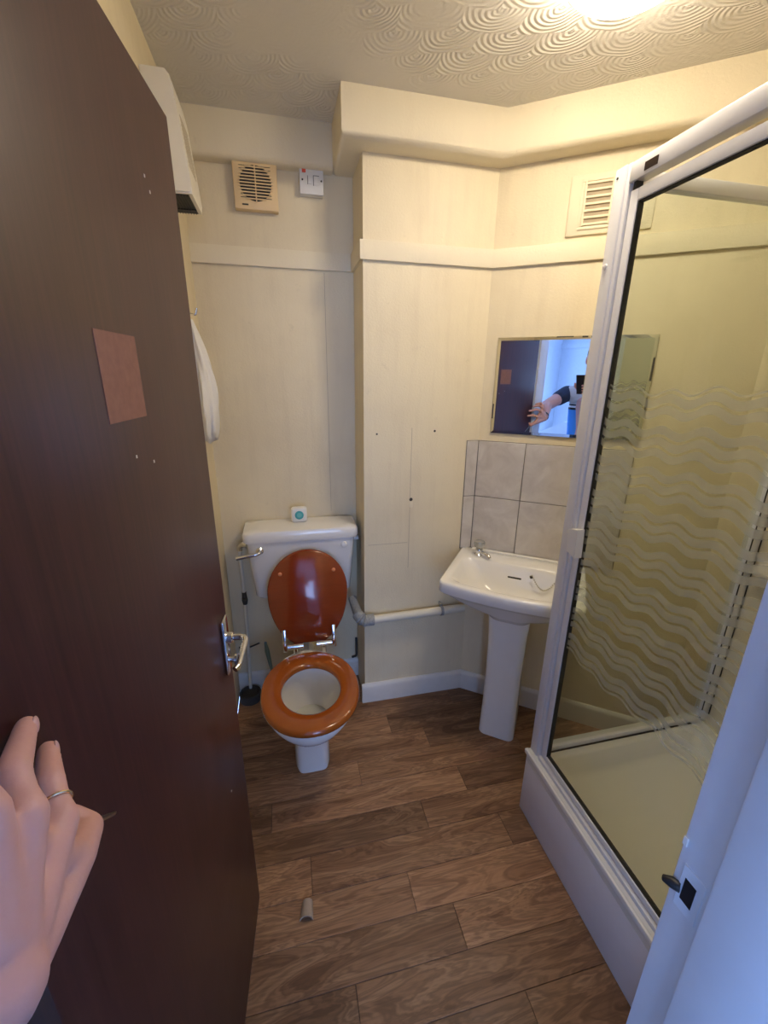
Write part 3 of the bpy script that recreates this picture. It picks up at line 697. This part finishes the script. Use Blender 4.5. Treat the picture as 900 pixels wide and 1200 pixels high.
# ------------------------------------------------------------------ basin on the angled wall
SC = .232
bs = thing('wash_basin', 'white ceramic pedestal wash basin below the tiled splashback', 'wash basin', tuple(aw(SC, 0, 0)), -ANG)
def br_(hw, y0, y1, r, z, bow=0): return rrect(0, (y0+y1)/2, hw, (y1-y0)/2, r, z, bow=bow)
rings = [br_(.085, -.27, -.10, .05, .600), br_(.10, -.29, -.06, .06, .625), br_(.165, -.335, -.03, .07, .665), br_(.225, -.375, -.015, .06, .710), br_(.252, -.395, -.01, .045, .742, .025),
         br_(.262, -.402, -.010, .028, .750, .030), br_(.268, -.407, -.008, .024, .757, .032), br_(.268, -.407, -.008, .024, .790, .032), br_(.2655, -.4045, -.009, .024, .797, .032), br_(.260, -.399, -.012, .022, .800, .032),
         br_(.236, -.376, -.122, .04, .799, .028), br_(.231, -.371, -.127, .04, .795, .028), br_(.215, -.350, -.135, .055, .775, .024), br_(.180, -.320, -.160, .06, .715, .016), br_(.120, -.285, -.19, .045, .680), br_(.03, -.25, -.21, .018, .670)]
obj('bowl', loft(B(), rings), 'ceramic', bs, local=True, sharp=55)
obj('rear_upstand', box(B(), (-.22, -.034, .797), (.22, -.012, .806), .004), 'ceramic', bs, local=True)
obj('pedestal', loft(B(), [br_(.078, -.268, -.06, .030, 0), br_(.078, -.266, -.06, .030, .02), br_(.074, -.246, -.06, .030, .30), br_(.080, -.252, -.06, .032, .52), br_(.088, -.272, -.06, .040, .64)]), 'ceramic', bs, local=True, sharp=55)
tap = thing('basin_tap', 'small chrome tap with clear head on the left of the basin', 'tap', tuple(aw(SC-.175, -.085, .799)), -ANG+R(55))
bm = B(); lathe(bm, [(.020, 0), (.021, .006), (.014, .012), (.0135, .024), (.017, .027), (.016, .032), (.010, .036)], (0, 0, 0), 20); bd = obj('body', bm, 'chrome', tap, local=True)
bm = B(); tube(bm, [(0, 0, .016), (.0, -.03, .020), (.0, -.060, .018), (.0, -.068, .008)], [.010, .009, .008, .0075], 12); obj('spout', bm, 'chrome', bd, local=True)
bm = B(); lathe(bm, [(.012, .036), (.022, .042), (.025, .058), (.022, .068), (.008, .071)], (0, 0, 0), 10); obj('tap_head', bm, plain('clear_acrylic_head', (.50, .50, .47), .08, .6), tap, local=True)
ov = obj('overflow_slot', box(B(), (-.034, -.1475, .742), (.024, -.1395, .752), .003), 'dark', bs, local=True)
ch = thing('basin_plug_chain', 'bead chain and plug at the back of the basin', 'plug chain', tuple(aw(SC+.15, -.13, .78)), -ANG)
bm = B()
for k in range(22):
    t = k/21; x = -.085+.11*t; sphere(bm, (x, -.03+.036*t-.03*math.sin(math.pi*t), .0-.055*math.sin(math.pi*t)+.010*t), .0036, 8, 6)
obj('beads', bm, 'brass', ch, local=True)
bm = B(); lathe(bm, [(.014, 0), (.015, .006), (.008, .012)], (.028, .012, .018), 16); obj('anchor', bm, 'chrome', ch, local=True)
bm = B(); lathe(bm, [(.005, 0), (.007, .008), (.003, .011)], (-.088, -.03, -.012), 16); obj('plug', bm, 'dark', ch, local=True)

# ------------------------------------------------------------------ shower
TX0, TX1, TY0, TY1, TZ1 = .790, XR-.002, .285, 1.055, .285
tr = thing('shower_tray', 'raised white shower tray with white plinth panel', 'shower tray', (TX0, TY0, 0))
def rr2(d, z, r): return rrect((TX0+TX1)/2, (TY0+TY1)/2, (TX1-TX0)/2-d, (TY1-TY0)/2-d, r, z)
obj('tray', loft(B(), [rr2(.004, .20, .006), rr2(.002, .262, .006), rr2(.0, .268, .008), rr2(.0, .278, .008), rr2(.006, TZ1, .008), rr2(.062, TZ1, .03), rr2(.070, TZ1-.006, .03), rr2(.085, TZ1-.060, .04), rr2(.11, TZ1-.075, .05), rr2(.30, TZ1-.082, .06)]), 'tray', tr, sharp=55)
obj('plinth_panel', box(B(), (TX0+.003, TY0, 0), (TX0+.016, TY1-.003, .262), .002), 'plinth', tr)
obj('plinth_panel', box(B(), (TX0+.016, TY1-.016, 0), (TX1-.02, TY1-.003, .262), .002), 'plinth', tr)
obj('tray_edge_trim', box(B(), (TX0-.004, TY0, .262), (TX0+.010, TY1+.002, .281), .003), 'plastic_white', tr)
bm = B(); lathe(bm, [(.045, 0), (.045, .004), (.035, .007), (.008, .008)], (1.15, .55, TZ1-.083), 24); obj('waste', bm, 'chrome', tr)
EZ = 2.035
en = thing('shower_enclosure', 'white framed shower enclosure with wave-etched glass', 'shower enclosure', (TX0+.02, TY1-.02, TZ1))
PX, PY = TX0+.012, TY1-.042          # outer faces of the corner post
obj('corner_post', box(box(B(), (PX, PY, TZ1), (PX+.040, PY+.036, EZ), .003), (PX+.004, PY-.012, TZ1), (PX+.034, PY, EZ), .002), 'alu', en)
FX = PX+.008
obj('top_rail', box(B(), (PX+.002, TY0, EZ-.042), (PX+.034, PY-.010, EZ-.002), .003), 'alu', en)
obj('bottom_rail', box(B(), (PX, TY0, TZ1), (PX+.034, PY-.012, TZ1+.016), .003), 'alu', en)
obj('bottom_rail', box(B(), (PX+.034, PY+.004, TZ1), (TX1-.01, PY+.034, TZ1+.022), .003), 'alu', en)
obj('top_rail', box(B(), (PX+.040, PY+.004, EZ-.036), (TX1-.01, PY+.032, EZ-.004), .003), 'alu', en)
obj('wall_channel', box(B(), (TX1-.040, PY+.002, TZ1), (TX1-.001, PY+.034, EZ), .003), 'alu', en)
obj('channel_gasket', box(B(), (TX1-.0425, PY+.0, TZ1+.02), (TX1-.040, PY+.003, EZ-.04)), 'rubber', en)
obj('channel_gasket', box(B(), (TX1-.0045, PY-.001, TZ1+.01), (TX1-.002, PY+.002, EZ-.04)), 'rubber', en)
obj('wall_channel', box(B(), (PX, TY0-.016, TZ1), (PX+.034, TY0, EZ), .003), 'alu', en)
dl = obj('door_leaf_frame', box(box(box(box(B(), (FX, PY-.040, TZ1+.020), (FX+.020, PY-.016, EZ-.058), .002), (FX, TY0+.004, EZ-.084), (FX+.020, PY-.040, EZ-.058), .002), (FX, TY0+.004, TZ1+.020), (FX+.020, PY-.040, TZ1+.040), .002), (FX, TY0+.004, TZ1+.040), (FX+.020, TY0+.028, EZ-.084), .002), 'alu', en)
obj('door_gasket', box(B(), (FX+.003, PY-.0435, TZ1+.038), (FX+.017, PY-.040, EZ-.084)), 'rubber', dl)
obj('door_gasket', box(B(), (FX+.004, TY0+.028, EZ-.0875), (FX+.016, PY-.040, EZ-.084)), 'rubber', dl)
obj('door_gasket', box(B(), (FX+.004, TY0+.028, TZ1+.040), (FX+.016, PY-.040, TZ1+.0435)), 'rubber', dl)
obj('door_glass', box(B(), (FX+.008, TY0+.028, TZ1+.040), (FX+.013, PY-.041, EZ-.084)), 'glass_y', dl)
obj('side_glass', box(B(), (PX+.040, PY+.014, TZ1+.022), (TX1-.044, PY+.019, EZ-.036)), 'glass_x', en)
obj('side_gasket', box(B(), (PX+.040, PY-.0005, TZ1+.0005), (TX1-.046, PY+.0045, TZ1+.004)), 'rubber', en)
hd = obj('door_handle', prism(B(), [(PY-.052, 1.075), (PY-.014, 1.085), (PY-.010, 1.150), (PY-.048, 1.160)], FX-.024, FX, axis=0), 'plastic_white', en)
bm = B(); box(bm, (PX-.004, PY+.004, 1.128), (PX+.002, PY+.012, 1.140), .001); obj('door_catch', bm, 'plastic_white', en)
obj('badge', box(B(), (PX+.0005, PY-.090, EZ-.034), (PX+.0025, PY-.055, EZ-.018)), plain('bronze_badge', (.06, .04, .03), .3, .5), en)
bm = B(); box(bm, (FX, PY-.030, EZ-.058), (FX+.018, PY-.022, EZ-.042)); obj('pivot_block', bm, 'black', en)
bm = B(); lathe(bm, [(.003, 0), (.003, .001)], (0, 0, 0), 10, Matrix.Translation((PX, PY+.026, EZ-.02)) @ Matrix.Rotation(R(-90), 4, 'Y')); obj('screw', bm, 'dark', en)
bm = B(); lathe(bm, [(.007, 0), (.007, .003), (.004, .005)], (0, 0, 0), 12, Matrix.Translation((PX, PY+.022, 1.83)) @ Matrix.Rotation(R(-90), 4, 'Y')); obj('screw_cap', bm, 'plastic_white', en)
# soap dish on the right wall in the shower
sd = thing('soap_dish', 'cream ceramic soap dish on the shower wall by the doorway', 'soap dish', (XR, .955, .92))
bm = B(); box(bm, (-.010, -.045, 0), (0, .045, .075), .005); obj('back_plate', bm, 'plastic_cream', sd, local=True)
obj('dish', loft(B(), [rrect(-.030, 0, .014, .024, .012, .010), rrect(-.032, 0, .022, .036, .018, .026), rrect(-.032, 0, .024, .038, .018, .040), rrect(-.032, 0, .019, .033, .016, .040), rrect(-.032, 0, .014, .024, .010, .022)]), 'plastic_cream', sd, local=True)

# ------------------------------------------------------------------ scrap on the floor
scr = thing('wood_scrap', 'small beige folded scrap lying on the plank floor', 'scrap', (-.021, .890, 0), R(-8))
pr = [(-.014, 0), (-.010, .010), (-.004, .0145), (.006, .0150), (.012, .011), (.015, 0), (.0125, 0), (.0105, .0085), (.005, .0120), (-.003, .0118), (-.008, .008), (-.0118, 0)]
bm = B(); loft(bm, [[(x*1.15, .024, z*1.2) for x, z in pr], [(x*1.45, -.024, z*1.5) for x, z in pr]]); obj('folded_strip', bm, 'beige', scr, local=True)

# ------------------------------------------------------------------ person taking the picture
def capsule(bm, p0, r0_, p1, r1_, seg=14):
    p0, p1 = Vector(p0), Vector(p1); d = (p1-p0)
    if d.length < 1e-6: sphere(bm, p0, r0_); return
    d.normalize(); x, y = frame_of(d); rings = []
    for a in (-80, -55, -25, 0): rings.append((p0+d*r0_*math.sin(R(a)), r0_*math.cos(R(a))))
    for a in (0, 25, 55, 80): rings.append((p1+d*r1_*math.sin(R(a)), r1_*math.cos(R(a))))
    loft(bm, [[c+(x*math.cos(t)+y*math.sin(t))*r for t in (2*math.pi*k/seg for k in range(seg))] for c, r in rings])
def chain(bm, pts):
    for (a, ra), (b, rb) in zip(pts, pts[1:]): capsule(bm, a, ra, b, rb)
def fuse(name, bm, mat, parent, voxel, smooth, **kw):
    bmesh.ops.recalc_face_normals(bm, faces=bm.faces)
    me = bpy.data.meshes.new(name+'_src'); bm.to_mesh(me); bm.free()
    t = bpy.data.objects.new(name+'_src', me); COL.objects.link(t)
    m = t.modifiers.new('r', 'REMESH'); m.mode = 'VOXEL'; m.voxel_size = voxel
    s = t.modifiers.new('s', 'SMOOTH'); s.factor = .5; s.iterations = smooth
    dg = bpy.context.evaluated_depsgraph_get()
    me2 = bpy.data.meshes.new_from_object(t.evaluated_get(dg)); me2.name = name
    bpy.data.objects.remove(t); bpy.data.meshes.remove(me)
    me2.materials.clear(); me2.materials.append(M[mat])
    for p in me2.polygons: p.use_smooth = True
    o = bpy.data.objects.new(name, me2); me2.transform(MW[parent.name].inverted()); link(o, MW[parent.name], parent)
    for k, v in kw.items(): o[k] = v
    return o
PB = Vector((-.165, -.36, 0))
person = thing('person', 'person in grey and blue polo shirt holding a phone, left hand on the door', 'person', tuple(PB))
# joints
SHL, SHR = Vector((-.345, -.265, 1.43)), Vector((.02, -.40, 1.44))
ELL, WRL = Vector((-.315, .010, 1.335)), Vector((-.172, .180, 1.252))
ELR, WRR = Vector((.135, -.245, 1.22)), Vector((.055, -.085, 1.405))
HEAD = Vector((-.13, -.30, 1.70)); NECK = Vector((-.155, -.34, 1.52))
bm = B()
# trunk, neck, head
chain(bm, [((-.165, -.38, .95), .135), ((-.165, -.37, 1.15), .125), ((-.165, -.355, 1.33), .13), ((-.165, -.35, 1.42), .085), (tuple(NECK), .058), ((-.140, -.315, 1.62), .056)])
for s in (-1, 1): chain(bm, [((-.165+.07*s, -.38, .95), .10), ((-.165+.085*s, -.375, .52), .062), ((-.165+.09*s, -.385, .10), .042), ((-.165+.10*s, -.27, .045), .035)])
chain(bm, [((-.165, -.35, 1.42), .075), (tuple(SHL), .055)]); chain(bm, [((-.165, -.36, 1.42), .075), (tuple(SHR), .055)])
hy = Matrix.Translation(HEAD) @ Matrix.Rotation(R(-25), 4, 'Z') @ Matrix.Rotation(R(-6), 4, 'X')
sphere(bm, (0, -.012, .028), (.074, .093, .098), 24, 16, hy); sphere(bm, (0, .020, -.045), (.058, .066, .072), 20, 12, hy)
sphere(bm, (0, .058, -.088), (.026, .024, .022), 14, 10, hy)
def hp2(x, y, z): return hy @ Vector((x, y, z))
capsule(bm, hp2(0, .082, .018), .008, hp2(0, .104, -.022), .013); sphere(bm, (.012, .092, -.026), .009, 10, 8, hy); sphere(bm, (-.012, .092, -.026), .009, 10, 8, hy)
for s in (-1, 1):
    sphere(bm, (s*.076, -.004, .0), (.010, .022, .034), 12, 10, hy)
    capsule(bm, hp2(s*.014, .078, .030), .010, hp2(s*.046, .066, .032), .009)
    sphere(bm, (s*.038, .062, -.020), (.022, .02, .018), 10, 8, hy)
capsule(bm, hp2(-.020, .083, -.056), .0065, hp2(.020, .083, -.056), .0065); capsule(bm, hp2(-.015, .081, -.067), .007, hp2(.015, .081, -.067), .007)
# arms
chain(bm, [(tuple(SHL), .055), (tuple(SHL.lerp(ELL, .5)), .052), (tuple(ELL), .046), (tuple(ELL.lerp(WRL, .3)), .045), (tuple(ELL.lerp(WRL, .75)), .032), (tuple(WRL), .0265)])
chain(bm, [(tuple(SHR), .055), (tuple(SHR.lerp(ELR, .5)), .049), (tuple(ELR), .040), (tuple(ELR.lerp(WRR, .3)), .042), (tuple(ELR.lerp(WRR, .75)), .032), (tuple(WRR), .027)])
# left hand: palm towards the door, fingers forward, thumb below
MCP = [Vector((-.171, .263, 1.267)), Vector((-.168, .233, 1.311)), Vector((-.173, .216, 1.336)), Vector((-.181, .203, 1.352))]
PIP = [Vector((-.186, .288, 1.277)), Vector((-.186, .260, 1.320)), Vector((-.188, .233, 1.351)), Vector((-.192, .213, 1.367))]
DIP = [Vector((-.197, .310, 1.275)), Vector((-.198, .291, 1.314)), Vector((-.202, .256, 1.347)), Vector((-.205, .230, 1.364))]
TIP = [Vector((-.2055, .327, 1.273)), Vector((-.2070, .315, 1.310)), Vector((-.2115, .273, 1.343)), Vector((-.2145, .244, 1.360))]
RF = [.0098, .0100, .0096, .0085]
for k in range(4):
    r = RF[k]; root = WRL.lerp(MCP[k], .28)
    chain(bm, [(tuple(root), .0195), (tuple(WRL.lerp(MCP[k], .65)), .0150), (tuple(MCP[k]), r*1.28), (tuple(MCP[k].lerp(PIP[k], .5)), r*1.0), (tuple(PIP[k]), r*1.05), (tuple(DIP[k]), r*.92), (tuple(TIP[k]), r*.80)])
for a, b in zip(MCP, MCP[1:]): capsule(bm, a.lerp(WRL, .18)+Vector((-.004, 0, 0)), .0115, b.lerp(WRL, .18)+Vector((-.004, 0, 0)), .0115)
THC, THM, THI, THT = WRL+Vector((-.002, .024, -.012)), Vector((-.175, .272, 1.219)), Vector((-.183, .309, 1.201)), Vector((-.195, .313, 1.214))
chain(bm, [(tuple(WRL), .023), (tuple(THC), .021), (tuple(THM), .0155), (tuple(THI), .0125), (tuple(THT), .0095)])
capsule(bm, THM, .013, MCP[0].lerp(WRL, .3), .014); capsule(bm, THC, .018, MCP[0].lerp(WRL, .2), .013)
# right hand round the lower part of the phone
def cp(x, y, z): return CAM_M @ Vector((x, y, z))       # camera axes: x right, y up, z back
PHX0, PHX1, PHY0, PHY1 = -.062, .012, -.138, .012       # phone outline, lens at its upper right
pc = cp(-.020, -.125, .045)
chain(bm, [(tuple(WRR), .027), (tuple(pc), .024)]); 
for k in range(4):
    y = -.128+k*.020
    a = cp(.010, y-.004, .038); b = cp(.023, y, .018); c = cp(.013, y+.002, -.006); d = cp(-.008, y+.003, -.009)
    chain(bm, [(tuple(pc), .019), (tuple(a), .0115), (tuple(b), .0095), (tuple(c), .0085), (tuple(d), .007)])
chain(bm, [(tuple(pc), .02), (tuple(cp(-.066, -.105, .034)), .0125), (tuple(cp(-.074, -.080, .016)), .0105), (tuple(cp(-.072, -.055, .008)), .0085)])
body = fuse('body', bm, 'skin', person, .0027, 7)
# nails, ring, watch
def nail(c, d, nrm, r):
    d = Vector(d).normalized(); nrm = Vector(nrm); nrm = (nrm-d*nrm.dot(d)).normalized(); x = d.cross(nrm)
    m = Matrix(((x.x, d.x, nrm.x, c[0]), (x.y, d.y, nrm.y, c[1]), (x.z, d.z, nrm.z, c[2]), (0, 0, 0, 1)))
    b_ = B(); sphere(b_, (0, 0, 0), (r*.62, r*.82, r*.22), 14, 8, m); obj('fingernail', b_, 'nail', person)
for k in range(4):
    d = TIP[k]-DIP[k]; n_ = Vector((1, .35, 0)); n_ = (n_-d.normalized()*n_.dot(d.normalized())).normalized()
    nail(TIP[k]+n_*RF[k]*.60-d.normalized()*.003, d, n_, RF[k])
rc = MCP[0].lerp(PIP[0], .50); rd = (PIP[0]-MCP[0]).normalized(); bm = B()
x_, y_ = frame_of(rd); pts = [rc+(x_*math.cos(t)+y_*math.sin(t))*.0103 for t in (2*math.pi*k/28 for k in range(29))]; tube(bm, pts, .0012, 8); obj('ring', bm, plain('gold_ring', (.80, .62, .38), .2, 1), person, label='thin gold ring')
wd = (WRL-ELL).normalized(); wcn = ELL.lerp(WRL, .86); x_, y_ = frame_of(wd)
bm = B(); loft(bm, [[wcn+wd*s+(x_*math.cos(t)+y_*math.sin(t))*r for t in (2*math.pi*k/28 for k in range(28))] for s, r in ((-.009, .0315), (-.009, .0345), (.009, .0340), (.009, .031), (-.009, .0315))], False, False); obj('watch_strap', bm, 'black', person)
# hair, eyes
bm = B(); sphere(bm, (0, -.026, .045), (.080, .094, .092), 24, 16, hy); sphere(bm, (0, -.052, .0), (.072, .06, .075), 20, 12, hy); fuse('hair', bm, 'hair', person, .006, 3)
for s in (-1, 1):
    bm = B(); sphere(bm, (s*.031, .073, .012), (.0125, .008, .0075), 12, 8, hy); e = obj('eye', bm, 'eye', person)
    bm = B(); sphere(bm, (s*.031, .0795, .012), (.0052, .0026, .0052), 10, 8, hy); obj('iris', bm, 'hair', e)
# clothes
bm = B()
for s in (-1, 1): chain(bm, [((-.165+.055*s, -.375, .88), .130), ((-.165+.055*s, -.37, 1.10), .122), ((-.165+.065*s, -.355, 1.32), .122), ((-.165+.075*s, -.35, 1.39), .085)])
chain(bm, [((-.165, -.35, 1.43), .082), tuple((tuple(SHL), .064))]); chain(bm, [((-.165, -.36, 1.43), .082), (tuple(SHR), .064)])
capsule(bm, (-.165, -.345, 1.44), .078, (-.165, -.34, 1.475), .070)
fuse('polo_shirt', bm, 'shirt', person, .008, 6, label='grey polo shirt with striped band and blue lower half')
for S, E in ((SHL, ELL), (SHR, ELR)):
    bm = B(); chain(bm, [(tuple(S+(S-E).normalized()*.0), .068), (tuple(S.lerp(E, .22)), .065), (tuple(S.lerp(E, .40)), .063)]); fuse('sleeve', bm, 'navy', person, .006, 4, label='navy short sleeve')
bm = B()
for s in (-1, 1): chain(bm, [((-.165+.06*s, -.38, .95), .122), ((-.165+.085*s, -.375, .55), .085), ((-.165+.09*s, -.385, .10), .068)])
fuse('trousers', bm, 'trousers', person, .010, 4)
for s in (-1, 1):
    bm = B(); capsule(bm, (-.165+.09*s, -.40, .052), .050, (-.165+.11*s, -.24, .042), .040); o_s = fuse('shoe', bm, 'shoe', person, .008, 3)
# phone in the right hand (lens where the picture was taken)
ph = thing('phone', 'black phone held up by the person in the mirror', 'phone', tuple(cp(-.025, -.138, .008)))
bm = box(B(), (PHX0, PHY0, .0035), (PHX1, PHY1, .0115), .0035, 3); bm.transform(CAM_M); obj('phone_body', bm, 'black', ph)
bm = box(B(), (PHX0+.003, PHY0+.003, .0114), (PHX1-.003, PHY1-.003, .0119), .0002, 1); bm.transform(CAM_M); obj('screen', bm, plain('dark_glass_screen', (.02, .02, .025), .05), ph)
# key between thumb and forefinger
kt, kb = Vector((-.187, .364, 1.150)), Vector((-.189, .326, 1.186))
key = thing('key', 'small grey metal key poking out beside the thumb knuckle', 'key', tuple(kb))
kd = (kt-kb).normalized(); kx, ky = frame_of(kd)
def kpt(a, l, h): return kb+kd*l+kx*a+ky*h
bm = B(); loft(bm, [[kpt(a, l, h) for a, h in ((w, .001), (-w, .001), (-w, -.001), (w, -.001))] for l, w in ((-.01, .0045), (.0, .005), (.030, .0048), (.040, .004), (.050, .001))]); obj('blade', bm, 'brass', key)
bm = B(); loft(bm, [[kpt(math.cos(t)*.010, -.018+math.sin(t)*.009, h) for t in (2*math.pi*k/20 for k in range(20))] for h in (-.0014, .0014)]); obj('bow', bm, 'brass', key)
